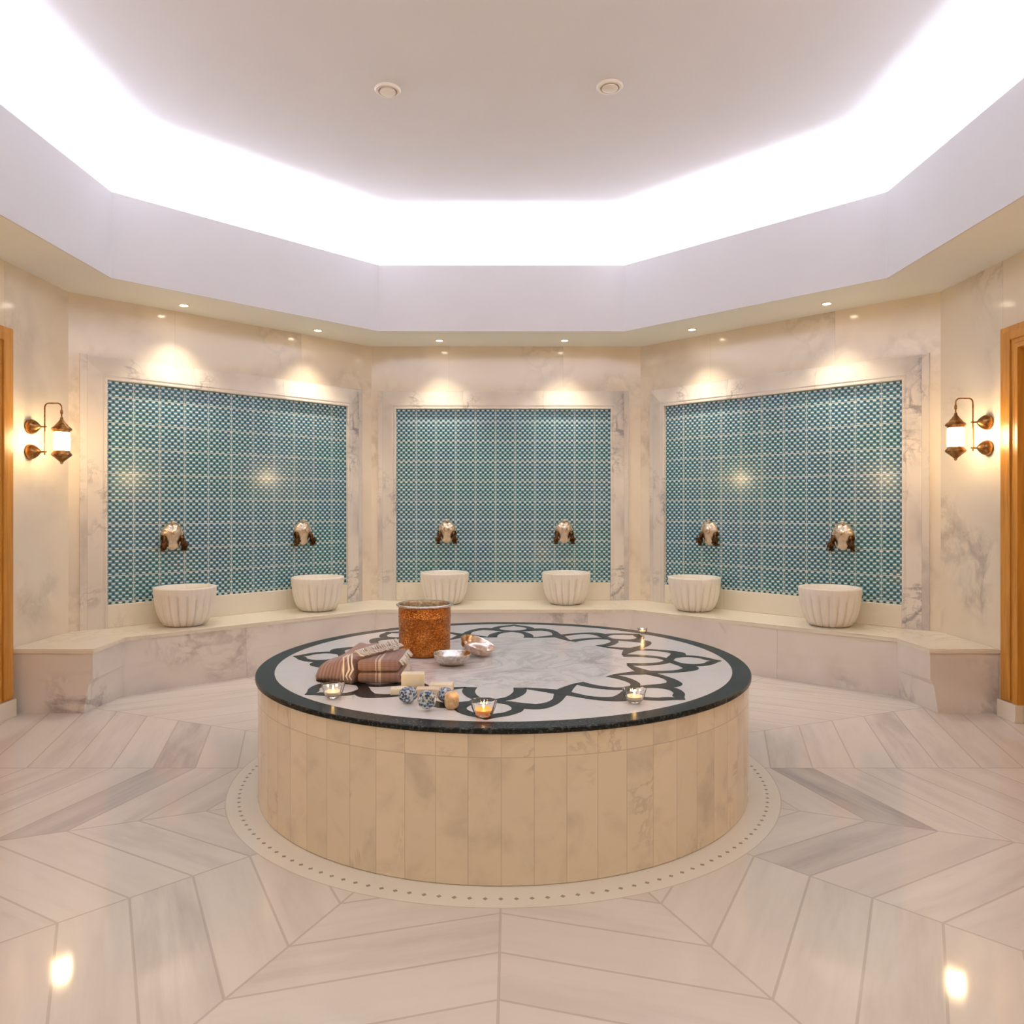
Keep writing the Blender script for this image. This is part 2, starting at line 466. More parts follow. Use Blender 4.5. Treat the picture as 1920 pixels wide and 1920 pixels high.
# soffit with octagonal hole, fascia, cove ledge, upper ceiling
def ring_faces(bm, inner, outer, z, flip=False):
    n = len(inner)
    vi = [bm.verts.new((x, y, z)) for x, y in inner]; vo = [bm.verts.new((x, y, z)) for x, y in outer]
    for i in range(n):
        j = (i+1) % n; bm.faces.new((vi[i], vi[j], vo[j], vo[i]))
    return vi, vo
oin = octa(HX, HY, HA)
obox = []
for (x, y) in oin:             # project each octagon corner to the rectangle that roofs the room
    obox.append(None)
X0, X1, Y0, Y1 = XL-0.2, XR+0.2, YF-0.2, 8.0
R = lambda i: oin[i]
outer = [(X1, oin[0][1]), (oin[1][0], Y1), (oin[2][0], Y1), (X0, oin[3][1]), (X0, oin[4][1]), (oin[5][0], Y0), (oin[6][0], Y0), (X1, oin[7][1])]
bm = bmesh.new()
for (z0, z1) in ((SOF, SOF+0.1),):
    lo = [bm.verts.new((x, y, z0)) for x, y in oin]; lo2 = [bm.verts.new((x, y, z0)) for x, y in outer]
    hi = [bm.verts.new((x, y, z1)) for x, y in oin]; hi2 = [bm.verts.new((x, y, z1)) for x, y in outer]
    corner = {0: (X1, Y1), 2: (X0, Y1), 4: (X0, Y0), 6: (X1, Y0)}
    for A_, B_, zz in ((lo, lo2, z0), (hi, hi2, z1)):
        for i in range(8):
            j = (i+1) % 8
            if i in corner:
                cv = bm.verts.new((*corner[i], zz)); bm.faces.new((A_[i], A_[j], B_[j], cv, B_[i]))
            else: bm.faces.new((A_[i], A_[j], B_[j], B_[i]))
    for i in range(8):
        j = (i+1) % 8; bm.faces.new((lo[i], lo[j], hi[j], hi[i]))
o = from_bm('ceiling_soffit', bm, m_soffit); o.name = 'ceiling_lower'; tag(o, kind='structure')
def octring(name, a0, a1, z0, z1, mat, cx=HX, cy=HY):
    p, q = octa(cx, cy, a0), octa(cx, cy, a1); bm = bmesh.new()
    L = []
    for P, z in ((p, z0), (q, z0), (q, z1), (p, z1)): L.append([bm.verts.new((x, y, z)) for x, y in P])
    for k in range(4):
        a, b = L[k], L[(k+1) % 4]
        for i in range(8):
            j = (i+1) % 8; bm.faces.new((a[i], a[j], b[j], b[i]))
    return tag(from_bm(name, bm, mat), kind='structure')
octring('trim_1', HA-0.012, HA-0.0005, SOF, FT, m_fascia)               # fascia of the coffer
octring('trim_2', HA+0.0005, 3.38, 3.38, 3.44, m_white)         # cove ledge
octring('trim_3', 3.30, 3.38, 3.441, CEIL, m_white)            # cove back wall
bm = bmesh.new(); prism(bm, octa(HX, HY, 3.38), CEIL+0.001, CEIL+0.08)
tag(from_bm('ceiling_upper', bm, m_white), kind='structure')

# ------------------------------------------------------------------ tiled panels in marble frames
PB, PT, PH = 0.62, 2.405, 1.105       # tile bottom, top, half width
BT = 0.436                            # bench top
FW = 0.19
def tiled_panel(mid, rz, off, label, depthname):
    root = empty('tiled_wall_panel', (mid[0] + off*cos(rz), mid[1] + off*sin(rz), BT), rz, label=label, cat='tiled panel', group='mosaic panels framed in marble')
    zb = 0.0
    def P(z): return z - BT
    # tile field
    o = obj('mosaic_field', [(-PH, -0.006, P(PB)), (PH, -0.006, P(PB)), (PH, -0.006, P(PT)), (-PH, -0.006, P(PT)),
                             (-PH, 0.0, P(PB)), (PH, 0.0, P(PB)), (PH, 0.0, P(PT)), (-PH, 0.0, P(PT))],
            [(0,1,2,3),(4,7,6,5),(0,3,7,4),(1,5,6,2),(3,2,6,7),(0,4,5,1)], m_tile, root)
    # frame: profile sweeps from wall plane outward to a raised inner edge with a bead
    prof = [(FW, 0.0), (FW, -0.012), (FW-0.010, -0.012), (0.05, -0.040), (0.035, -0.042), (0.030, -0.037), (0.022, -0.037), (0.017, -0.044), (0.004, -0.044), (0.0, -0.038), (0.0, -0.004)]
    def sweep(name, path):
        bm = bmesh.new(); n = len(prof)
        rows = [[bm.verts.new(p) for p in col] for col in path]
        for a, b in zip(rows[:-1], rows[1:]):
            for i in range(n-1): bm.faces.new((a[i], a[i+1], b[i+1], b[i]))
        for e in (rows[0], rows[-1]):
            bm.faces.new(e)
        return from_bm(name, bm, m_frame, root)
    L0 = [(-PH - t, d, 0.0005) for t, d in prof]; L1 = [(-PH - t, d, P(PT) + t) for t, d in prof]
    R0 = [(PH + t, d, 0.0005) for t, d in prof]; R1 = [(PH + t, d, P(PT) + t) for t, d in prof]
    sweep('frame_side', [L0, L1]); sweep('frame_side', [R0, R1]); sweep('frame_top', [L1, R1])
    bm = bmesh.new(); box(bm, -PH, PH, -0.03, 0.0, 0.0005, P(PB), 0.004)
    from_bm('upstand', bm, m_cream, root)
    return root
tiled_panel(back_mid, 0, -0.028, 'teal mosaic panel in marble frame on the middle back wall, behind the copper bucket', 'b')
tiled_panel(bl_mid, pi/4, -0.02, 'teal mosaic panel in marble frame on the angled wall beside the left wall lantern', 'l')
tiled_panel(br_mid, -pi/4, 0.02, 'teal mosaic panel in marble frame on the angled wall beside the right wall lantern', 'r')

# ------------------------------------------------------------------ bench
bench = empty('marble_bench', (0, 6.9, 0), 0, label='long pale marble bench running along the three back walls under the mosaic panels', cat='bench')
bf = [(-2.82, 5.05), (-2.84, 5.51), (-1.26, 6.99), (1.13, 6.99), (2.835, 5.49), (2.835, 5.05)]
e = 0.002
cl_ = (XL + e, YC); cr_ = (XR - e, YC)
bw = [(XR - e, 5.05), (XR - e, YC - e), (CX + HS - e*0.4, CY + A - e), (CX - HS + e*0.4, CY + A - e), (XL + e, YC - e), (XL + e, 5.05)]
def ln_off(poly, d):
    """inset the front edge polygon by d towards the walls"""
    c = [(-2.82-d, 5.05+d), (-2.84-d, 5.51+d*0.4), (-1.26-d*0.4, 6.99+d), (1.13+d*0.4, 6.99+d), (2.835+d, 5.49+d*0.4), (2.835+d, 5.05+d)]
    return c
bw0 = [(x, y + (0.012 if abs(y-5.05) < 1e-6 else 0)) for x, y in bw]
bm = bmesh.new()
fr0 = [(-2.895, 5.06), (-2.865, 5.52), (-1.265, 7.0), (1.135, 7.0), (2.86, 5.50), (2.90, 5.06)]
fr1 = [(-2.83, 5.06), (-2.85, 5.52), (-1.265, 7.0), (1.135, 7.0), (2.845, 5.50), (2.845, 5.06)]
rows = []
for z, F in ((0.0, fr0), (0.19, [((a[0]*.45+b[0]*.55), a[1]) for a, b in zip(fr0, fr1)]), (0.23, fr1), (BT-0.03, fr1)):
    rows.append([bm.verts.new((x, y, z)) for x, y in F + [(x, y) for x, y in bw0]])
n = len(rows[0])
for a, b in zip(rows[:-1], rows[1:]):
    for i in range(n):
        j = (i+1) % n; bm.faces.new((a[i], a[j], b[j], b[i]))
bm.faces.new(rows[0][::-1]); bm.faces.new(rows[-1])
from_bm('bench_base', bm, m_bench, bench).matrix_parent_inverse = Matrix.Translation((0, -6.9, 0))
bm = bmesh.new(); prism(bm, bf + bw, BT-0.029, BT)
bmesh.ops.bevel(bm, geom=[e_ for e_ in bm.edges if all(v.co.z > BT-0.001 for v in e_.verts)], offset=0.004, segments=2, affect='EDGES')
from_bm('bench_seat', bm, m_benchtop, bench).matrix_parent_inverse = Matrix.Translation((0, -6.9, 0))

# ------------------------------------------------------------------ platform
plat = empty('marble_platform', (PX, PY, 0), 0, label='large round marble platform with dark rim and inlaid rosette in the middle of the floor', cat='platform')
def ring_poly(r, n=256): return [(r*cos(2*pi*i/n), r*sin(2*pi*i/n)) for i in range(n)]
bm = bmesh.new(); lathe(bm, [(0, 0.001), (1.247, 0.001), (1.25, 0.004), (1.25, 0.563), (0, 0.563)], 256)
from_bm('platform_base', bm, m_drum, plat, True, 30)
bm = bmesh.new(); lathe(bm, [(0, 0.564), (1.172, 0.564), (1.172, PZ), (0, PZ)], 256)
from_bm('platform_top', bm, m_top, plat, True, 30)
bm = bmesh.new(); lathe(bm, [(1.1725, 0.564), (PR-0.003, 0.564), (PR, 0.567), (PR, PZ-0.004), (PR-0.004, PZ), (1.1725, PZ), (1.1725, 0.564)], 256)
from_bm('dark_rim', bm, m_dark, plat, True, 30)
# strapwork inlay
def catmull(P, n=10):
    out = []
    Q = [P[0]] + P + [P[-1]]
    for i in range(1, len(Q)-2):
        p0, p1, p2, p3 = (Vector(q) for q in Q[i-1:i+3])
        for k in range(n):
            t = k/n
            out.append(0.5*((2*p1) + (-p0+p2)*t + (2*p0-5*p1+4*p2-p3)*t*t + (-p0+3*p1-3*p2+p3)*t**3))
    out.append(Vector(P[-1])); return out
def ribbon(bm, pts, base, mirror, z):
    P = []
    for dg, r, w in pts:
        t = radians(base + (-dg if mirror else dg)); P.append((r*cos(t), r*sin(t), w))
    C = catmull(P, 8); L = []; Rr = []
    for i, c in enumerate(C):
        d = (C[min(i+1, len(C)-1)] - C[max(i-1, 0)]); d.z = 0; d.normalize(); nx, ny = -d.y, d.x
        L.append((c.x + nx*c.z/2, c.y + ny*c.z/2)); Rr.append((c.x - nx*c.z/2, c.y - ny*c.z/2))
    vl = [bm.verts.new((x, y, z)) for x, y in L]; vr = [bm.verts.new((x, y, z)) for x, y in Rr]
    bl = [bm.verts.new((x, y, PZ+0.0002)) for x, y in L]; br = [bm.verts.new((x, y, PZ+0.0002)) for x, y in Rr]
    for i in range(len(L)-1):
        bm.faces.new((vl[i], vl[i+1], vr[i+1], vr[i])); bm.faces.new((vl[i], bl[i], bl[i+1], vl[i+1])); bm.faces.new((vr[i], vr[i+1], br[i+1], br[i]))
    bm.faces.new((vl[0], vr[0], br[0], bl[0])); bm.faces.new((vl[-1], bl[-1], br[-1], vr[-1]))
bm = bmesh.new()
big = [(-9.8, .652, .06), (-8.6, .74, .056), (-5.0, .83, .046), (0, .873, .044), (4.6, .905, .05), (8.0, .95, .078), (11.5, .972, .08), (15.2, .94, .055), (18.2, .885, .045), (20.6, .82, .055), (23.2, .765, .075), (27.0, .715, .055), (33.5, .66, .018)]
eye = [(5.0, .90, .05), (6.6, .965, .05), (6.3, 1.02, .05), (4.0, 1.07, .048), (1.4, 1.10, .05), (0.0, 1.150, .006)]
for k in range(8):
    b = -93 + 45*k
    ribbon(bm, big, b, False, PZ+0.0012); ribbon(bm, big, b, True, PZ+0.0015)
    ribbon(bm, eye, b, False, PZ+0.0009); ribbon(bm, eye, b, True, PZ+0.0010)
from_bm('strapwork_inlay', bm, m_dark, plat)

# ------------------------------------------------------------------ basins
def basin_mesh():
    bm = bmesh.new(); N = 20
    def lobe(t, r, z):
        if r < 0.1 or z > 0.262: return r
        k = min(1.0, (0.262 - z)/0.03)
        return r*(1 - 0.09*k*(1-abs(cos(t*N/2))**0.5))
    prof = [(0, 0.0), (0.135, 0.0), (0.165, 0.012), (0.19, 0.05), (0.212, 0.10), (0.226, 0.16), (0.234, 0.21), (0.238, 0.25), (0.240, 0.262), (0.240, 0.272),
            (0.241, 0.30), (0.239, 0.309), (0.232, 0.313), (0.205, 0.313), (0.198, 0.308), (0.19, 0.27), (0.165, 0.16), (0.12, 0.09), (0.0, 0.07)]
    lathe(bm, prof, N*8, None, lobe)
    return from_bm('stone_basin', bm, m_basin, None, True, 50)
def loc2w(mid, rz, lx, ly): return (mid[0] + lx*cos(rz) - ly*sin(rz), mid[1] + lx*sin(rz) + ly*cos(rz))
basin = basin_mesh()
spots = [(bl_mid, pi/4, -0.617, 'on the left angled bench, nearest the left wall lantern'), (bl_mid, pi/4, 0.60, 'on the left angled bench, nearest the back wall'),
         (back_mid, 0, -0.61, 'on the back bench, partly behind the copper bucket'), (back_mid, 0, 0.60, 'on the back bench, right of the copper bucket'),
         (br_mid, -pi/4, -0.59, 'on the right angled bench, nearest the back wall'), (br_mid, -pi/4, 0.66, 'on the right angled bench, nearest the right wall lantern')]
for i, (m_, rz, lx, lb) in enumerate(spots):
    o = basin if i == 0 else basin.copy()
    if i: COL.objects.link(o)
    x, y = loc2w(m_, rz, lx, -0.285); o.location = (x, y, BT + 0.0005); o.rotation_euler = (0, 0, i*0.7)
    tag(o, 'fluted cream marble basin ' + lb, 'basin', 'fluted marble basins on the bench')

# ------------------------------------------------------------------ taps
def make_tap():
    root = empty('wall_tap', (0, 0, 0))
    Rx = Matrix.Rotation(pi/2, 4, 'X')          # lathe axis z -> -y
    bm = bmesh.new()
    # shield-shaped backplate: domed disc narrowing to a tongue
    n = 48; outline = []
    for i in range(n):
        t = 2*pi*i/n; r = 0.088 + 0.0035*cos(12*t)
        x, z = r*cos(t), r*sin(t)
        if z < -0.02:
            z = -0.02 + (z+0.02)*1.75; x = (0.088*0.92)*(1 if x > 0 else -1)*abs(cos(t))**0.62
        outline.append((x, z))
    rings = []
    for k, (sc, d) in enumerate(((1.0, 0.0), (1.0, -0.008), (0.93, -0.018), (0.86, -0.016), (0.78, -0.026), (0.55, -0.040), (0.3, -0.047))):
        rings.append([bm.verts.new((x*sc, d, z*sc)) for x, z in outline])
    for a, b in zip(rings[:-1], rings[1:]):
        for i in range(n):
            j = (i+1) % n; bm.faces.new((a[i], a[j], b[j], b[i]))
    bm.faces.new(rings[-1]); bm.faces.new(rings[0][::-1])
    from_bm('backplate', bm, m_nickel, root, True, 60)
    bm = bmesh.new(); lathe(bm, [(0.032, 0.0), (0.03, 0.012), (0.018, 0.02), (0.014, 0.03), (0.02, 0.036), (0.018, 0.046), (0, 0.05)], 24, Matrix.Translation((0, -0.042, 0.005)) @ Rx)
    from_bm('boss', bm, m_nickel, root, True, 40)
    bm = bmesh.new(); tube(bm, [(0, -0.02, 0.088), (0, -0.024, 0.1), (0, -0.024, 0.108)], [0.016, 0.02, 0.006], 10)
    from_bm('crest', bm, m_nickel, root, True, 40)
    for s in (-1, 1):
        bm = bmesh.new()
        tube(bm, [(s*0.066, -0.001, -0.035), (s*0.070, -0.02, -0.036), (s*0.074, -0.030, -0.048), (s*0.078, -0.032, -0.075), (s*0.083, -0.032, -0.10), (s*0.086, -0.032, -0.125), (s*0.088, -0.032, -0.148)],
             [0.024, 0.020, 0.020, 0.016, 0.021, 0.014, 0.022], 14)
        lathe(bm, [(0.0, 0), (0.03, 0.0), (0.032, 0.006), (0.02, 0.014), (0.016, 0.02)], 20, Matrix.Translation((s*0.067, -0.004, -0.035)) @ Rx)
        tp = from_bm('tap_valve', bm, m_darkbronze, root, True, 40)
        bm = bmesh.new()
        def lobe(t, r, z): return r*(1 + 0.22*cos(5*t)) if r > 0.012 else r
        lathe(bm, [(0.007, 0), (0.007, 0.018), (0.02, 0.020), (0.030, 0.026), (0.028, 0.033), (0.01, 0.037), (0, 0.038)], 40,
              Matrix.Translation((s*0.084, -0.034, -0.10)) @ Rx, lobe)
        from_bm('tap_handle', bm, m_darkbronze, tp, True, 40)
    return root
def copy_tree(o, parent=None):
    c = o.copy(); COL.objects.link(c); c.parent = parent
    for ch in o.children: copy_tree(ch, c)
    return c
tap0 = make_tap()
for i, (m_, rz, lx, lb) in enumerate(spots):
    o = tap0 if i == 0 else copy_tree(tap0)
    x, y = loc2w(m_, rz, lx, -0.0065); o.location = (x, y, 1.165 if i in (2, 3) else 1.175); o.rotation_euler = (0, 0, rz)
    where = ['left mosaic panel, side nearest the left wall lantern', 'left mosaic panel, side nearest the back wall', 'middle mosaic panel, above the basin behind the copper bucket',
             'middle mosaic panel, right of the copper bucket', 'right mosaic panel, side nearest the back wall', 'right mosaic panel, side nearest the right wall lantern'][i]
    tag(o, 'domed nickel tap on the ' + where, 'tap', 'wall taps above the basins')

# ------------------------------------------------------------------ downlights
def make_down():
    root = empty('downlight', (0, 0, 0))
    bm = bmesh.new(); lathe(bm, [(0.030, -0.001), (0.045, -0.001), (0.046, -0.004), (0.043, -0.007), (0.034, -0.006), (0.030, -0.001)], 32)
    from_bm('trim_ring', bm, m_trimring, root, True, 40)
    bm = bmesh.new(); lathe(bm, [(0, -0.0045), (0.029, -0.0035), (0.0295, -0.001), (0, -0.001)], 24)
    from_bm('lens', bm, m_led, root, True, 60)
    return root
def spot(x, y, z, power, size=112, blend=1.0, color=(1.0, 0.87, 0.66), parent=None):
    d = bpy.data.lights.new('spot', 'SPOT'); d.energy = power; d.color = color; d.spot_size = radians(size); d.spot_blend = blend; d.shadow_soft_size = 0.03
    o = bpy.data.objects.new('spot', d); COL.objects.link(o); o.location = (x, y, z); return o
dl = [(-0.706, 7.43, 'over the left half of the middle mosaic panel'), (0.54, 7.43, 'over the right half of the middle mosaic panel'),
      (-1.805, 7.0, 'over the left mosaic panel, nearest the back wall'), (-2.68, 6.13, 'over the left mosaic panel, nearest the left wall lantern'),
      (1.695, 6.97, 'over the right mosaic panel, nearest the back wall'), (2.576, 6.08, 'over the right mosaic panel, nearest the right wall lantern')]
d0 = make_down()
for i, (x, y, lb) in enumerate(dl):
    o = d0 if i == 0 else copy_tree(d0)
    o.location = (x, y, SOF); tag(o, 'small added fill downlight ' + lb, 'downlight', 'downlights along the lower ceiling')
    spot(x, y, SOF-0.012, 78, 94)
# extra downlights out of view, added to help brighten the room
for i, (x, y, lb) in enumerate([(-2.65, 0.6, 'over the floor at left, nearest the left door'), (2.55, 0.6, 'over the floor at right, nearest the right door'), (-1.2, -0.4, 'behind the viewpoint, left of centre'), (1.1, -0.4, 'behind the viewpoint, right of centre'),
                               (-2.65, -0.9, 'in the rear left corner behind the viewpoint'), (2.55, -0.9, 'in the rear right corner behind the viewpoint')]):
    o = copy_tree(d0); o.location = (x, y, SOF); tag(o, 'small added fill downlight ' + lb, 'downlight', 'added fill downlights out of view')
    spot(x, y, SOF-0.012, 95, 140)

# ceiling speakers
def make_speaker():
    bm = bmesh.new(); lathe(bm, [(0.058, 0), (0.084, 0), (0.086, -0.006), (0.078, -0.016), (0.064, -0.018), (0.058, -0.006), (0.058, 0)], 48)
    root = empty('ceiling_disc', (0, 0, 0)); from_bm('outer_ring', bm, m_trimring, root, True, 40)
    bm = bmesh.new(); lathe(bm, [(0, 0), (0.046, 0), (0.052, -0.012), (0.05, -0.022), (0.03, -0.028), (0, -0.030)], 48)
    from_bm('inner_cone', bm, m_trimring, root, True, 40); return root
sp0 = make_speaker()
for i, (x, y, lb) in enumerate([(-0.793, 4.83, 'left of the pair on the upper ceiling'), (0.638, 4.79, 'right of the pair on the upper ceiling')]):
    o = sp0 if i == 0 else copy_tree(sp0)
    o.name = 'ceiling_vent' if i == 0 else 'ceiling_vent.001'
    o.location = (x, y*(CEIL-1.4)/2.7, CEIL); o.location.x = x*(CEIL-1.4)/2.7
    tag(o, 'round cream ceiling vent, ' + lb, 'ceiling vent', 'round vents on the upper ceiling')

# ------------------------------------------------------------------ wall lanterns
def make_sconce():
    # local: wall at x=0, room towards +x
    root = empty('wall_lantern', (0, 0, 0))
    Ry = Matrix.Rotation(pi/2, 4, 'Y')
    for z in (0.0, -0.178):
        bm = bmesh.new(); lathe(bm, [(0, 0.001), (0.048, 0.001), (0.053, 0.010), (0.053, 0.022), (0.046, 0.040), (0.030, 0.062), (0.012, 0.080), (0.006, 0.086), (0.005, 0.125), (0, 0.125)], 36,
                                 Matrix.Translation((0, 0, z)) @ Ry)
        from_bm('wall_rose', bm, m_bronze, root, True, 50)
    bm = bmesh.new(); xr, xl, zt = 0.112, 0.232, 0.165
    pts = [(xr, 0, -0.20), (xr, 0, 0.0), (xr, 0, zt-0.03)]
    for k in range(1, 7): t = pi - k*pi/12; pts.append((xr+0.03+0.03*cos(t), 0, zt-0.03+0.03*sin(t)))
    for k in range(0, 7): t = pi/2 - k*pi/12; pts.append((xl-0.03+0.03*cos(t), 0, zt-0.03+0.03*sin(t)))
    pts += [(xl, 0, 0.12), (xl, 0, 0.065)]
    tube(bm, pts, 0.0048, 10)
    lathe(bm, [(0.004, 0.085), (0.009, 0.095), (0.009, 0.112), (0.004, 0.122)], 16, Matrix.Translation((xl, 0, 0)))
    from_bm('arm', bm, m_bronze, root, True, 50)
    T_ = Matrix.Translation((xl, 0, 0))
    bm = bmesh.new(); lathe(bm, [(0, 0.068), (0.008, 0.066), (0.012, 0.048), (0.026, 0.028), (0.041, 0.010), (0.044, 0.004), (0.062, -0.010), (0.066, -0.018), (0.063, -0.024), (0.052, -0.032), (0.050, -0.040), (0, -0.040)], 40, T_)
    from_bm('lantern_cap', bm, m_bronze, root, True, 40)
    bm = bmesh.new(); lathe(bm, [(0.048, -0.041), (0.051, -0.05), (0.052, -0.09), (0.052, -0.15), (0.050, -0.169)], 40, T_)
    from_bm('glass_shade', bm, m_lamp, root, True, 60)
    bm = bmesh.new(); lathe(bm, [(0, -0.170), (0.050, -0.170), (0.052, -0.180), (0.064, -0.192), (0.066, -0.200), (0.058, -0.210), (0.040, -0.224), (0.018, -0.244), (0.010, -0.252), (0.010, -0.260), (0, -0.268)], 40, T_)
    from_bm('lantern_base', bm, m_bronze, root, True, 40)
    return root
s0 = make_sconce(); s0.location = (XL, 5.28, 1.966)
tag(s0, 'lit brass wall lantern on a hooked arm beside the left door', 'wall lantern', 'brass wall lanterns')
s1 = copy_tree(s0); s1.location = (XR, 5.17, 1.985); s1.rotation_euler = (0, 0, pi)
tag(s1, 'lit brass wall lantern on a hooked arm beside the right door', 'wall lantern', 'brass wall lanterns')
for (x, y, rz) in ((XL, 2.9, 0), (XR, 2.9, pi)):  # second lantern pair, out of view, added to raise the room's brightness
    c = copy_tree(s0); c.location = (x, y, 1.97); c.rotation_euler = (0, 0, rz)
    tag(c, 'added unseen lit brass wall lantern on the near side of the %s door' % ('left' if rz == 0 else 'right'), 'wall lantern', 'added brass wall lanterns out of view')

# ------------------------------------------------------------------ things on the platform
def at(px, py, h=PZ):      # point on the platform top under a photo position
    d = 1400*(1.4-h)/(py-950); return Vector(((px-957)/1400*d, d, h))
ZT = PZ + 0.0016
# copper bucket
b = empty('copper_bucket', (-0.474, 4.13, ZT), 0, label='hammered copper bucket with a flared silver rim, tallest thing on the round platform', cat='bucket')
bm = bmesh.new(); lathe(bm, [(0, 0.0), (0.128, 0.0), (0.137, 0.008), (0.141, 0.03), (0.142, 0.12), (0.143, 0.205), (0.1455, 0.209), (0.143, 0.213), (0.143, 0.268), (0.140, 0.268), (0.138, 0.2), (0.136, 0.02), (0, 0.01)], 96)
from_bm('body', bm, m_copper, b, True, 40)
bm = bmesh.new(); lathe(bm, [(0.1435, 0.262), (0.149, 0.264), (0.156, 0.270), (0.156, 0.275), (0.150, 0.279), (0.138, 0.276), (0.1355, 0.262), (0.1345, 0.20), (0.133, 0.03), (0, 0.015)], 96)
from_bm('rim', bm, m_tin, b, True, 60)
# bowls
def bowl_mesh(name, mat):
    bm = bmesh.new(); lathe(bm, [(0, 0.0), (0.045, 0.0), (0.07, 0.008), (0.088, 0.026), (0.095, 0.05), (0.0985, 0.055), (0.097, 0.058), (0.0925, 0.053), (0.084, 0.028), (0.066, 0.012), (0.042, 0.005), (0.025, 0.006), (0.018, 0.014), (0, 0.017)], 64)
    return from_bm(name, bm, mat, None, True, 50)
o = bowl_mesh('metal_bowl', m_tin); o.location = (-0.30, 3.85, ZT)
tag(o, 'shallow silver bath bowl standing flat in front of the copper bucket', 'bowl', 'bath bowls by the bucket')
o = bowl_mesh('metal_bowl', speck('rosy_tin', (0.62, 0.48, 0.40), (0.85, 0.72, 0.62), 50, 0.22, 1.0, 0.35))
th_ = radians(34)
o.rotation_euler = (radians(6), radians(20), radians(-8))
mz = min((o.rotation_euler.to_matrix() @ v.co).z for v in o.data.vertices); o.location = (-0.195, 4.075, ZT + 0.001 - mz)
tag(o, 'rosy silver bath bowl tipped against the flat silver bowl', 'bowl', 'bath bowls by the bucket')

# towels
def towel_fringe(parent, p0, p1, outdir, n, ln=0.03, seed=1, drop=0.02):
    rnd = random.Random(seed); bm = bmesh.new(); p0, p1, outdir = Vector(p0), Vector(p1), Vector(outdir).normalized()
    for i in range(n):
        p = p0.lerp(p1, (i+0.5)/n); q = outdir + Vector((rnd.uniform(-.4, .4), rnd.uniform(-.4, .4), rnd.uniform(-.1, .1)))
        q.normalize(); L_ = ln*rnd.uniform(0.8, 1.2)
        tube(bm, [p, p + q*L_*0.45 + Vector((0, 0, 0.004)), p + q*L_ - Vector((0, 0, drop*rnd.uniform(0.5, 1)))], [0.0034, 0.0042, 0.0018], 5)
    f = from_bm('fringe', bm, m_fringe, parent, True); f['kind'] = 'stuff'; f['label'] = 'knotted white fringe'; return f
def folded(bm, x0, x1, y0, y1, z0, z1):
    box(bm, x0, x1, y0, y1, z0, z1, min((z1-z0)*0.42, 0.02))
t1 = empty('folded_towel', (-0.60, 3.57, ZT), 0, label='brown striped bath towel folded flat in two layers between the copper bucket and the soaps', cat='towel')
rnd = random.Random(3)
bm = bmesh.new()
for za, zb, q in ((0.0, 0.052, 0.0), (0.054, 0.110, -0.004)):
    tmp = bmesh.new(); prism(tmp, [(-0.108, -0.145+q), (0.092+q, -0.145+q), (0.092+q, 0.15), (0.052, 0.15)], za, zb)
    bmesh.ops.bevel(tmp, geom=list(tmp.edges), offset=0.018, segments=4, profile=0.5, affect='EDGES')
    me_ = bpy.data.meshes.new('t'); tmp.to_mesh(me_); tmp.free(); bm.from_mesh(me_); bpy.data.meshes.remove(me_)
from_bm('cloth', bm, m_towel, t1, True, 60)
towel_fringe(t1, (0.083, -0.12, 0.03), (0.083, 0.14, 0.03), (1, 0, 0), 26, 0.03, 2, 0.012)
towel_fringe(t1, (0.079, -0.125, 0.095), (0.079, 0.14, 0.095), (1, 0, 0.1), 30, 0.034, 4, 0.03)
t2 = empty('folded_towel', (-0.79, 3.62, ZT), 0, label='ribbed brown bath towel draped in a slanting heap with a knotted white fringe', cat='towel')
# heap as a heightfield over a quadrilateral plan
Lc, Fc, Rc, Bc = Vector((-0.125, -0.115)), Vector((0.06, -0.20)), Vector((0.225, 0.075)), Vector((0.02, 0.24))
nU, nV = 26, 26; bm = bmesh.new(); G = []
hts = {'L': 0.055, 'F': 0.12, 'R': 0.145, 'B': 0.115}
for i in range(nU+1):
    row = []
    for j in range(nV+1):
        u, v = i/nU, j/nV              # u: L->F , v: L->B
        p = Lc*(1-u)*(1-v) + Fc*u*(1-v) + Rc*u*v + Bc*(1-u)*v
        h = hts['L']*(1-u)*(1-v) + hts['F']*u*(1-v) + hts['R']*u*v + hts['B']*(1-u)*v
        ed = min(u, 1-u, v, 1-v)*8
        k = sqrt(max(0, 1-(1-min(ed, 1))**2))
        h = h*(0.35 + 0.65*k) + 0.006*sin(9*v+2*u) + 0.004*sin(14*u)
        if ed == 0: h = h*0.55
        row.append(bm.verts.new((p.x, p.y, max(h, 0.02))))
    G.append(row)
for i in range(nU):
    for j in range(nV): bm.faces.new((G[i][j], G[i+1][j], G[i+1][j+1], G[i][j+1]))
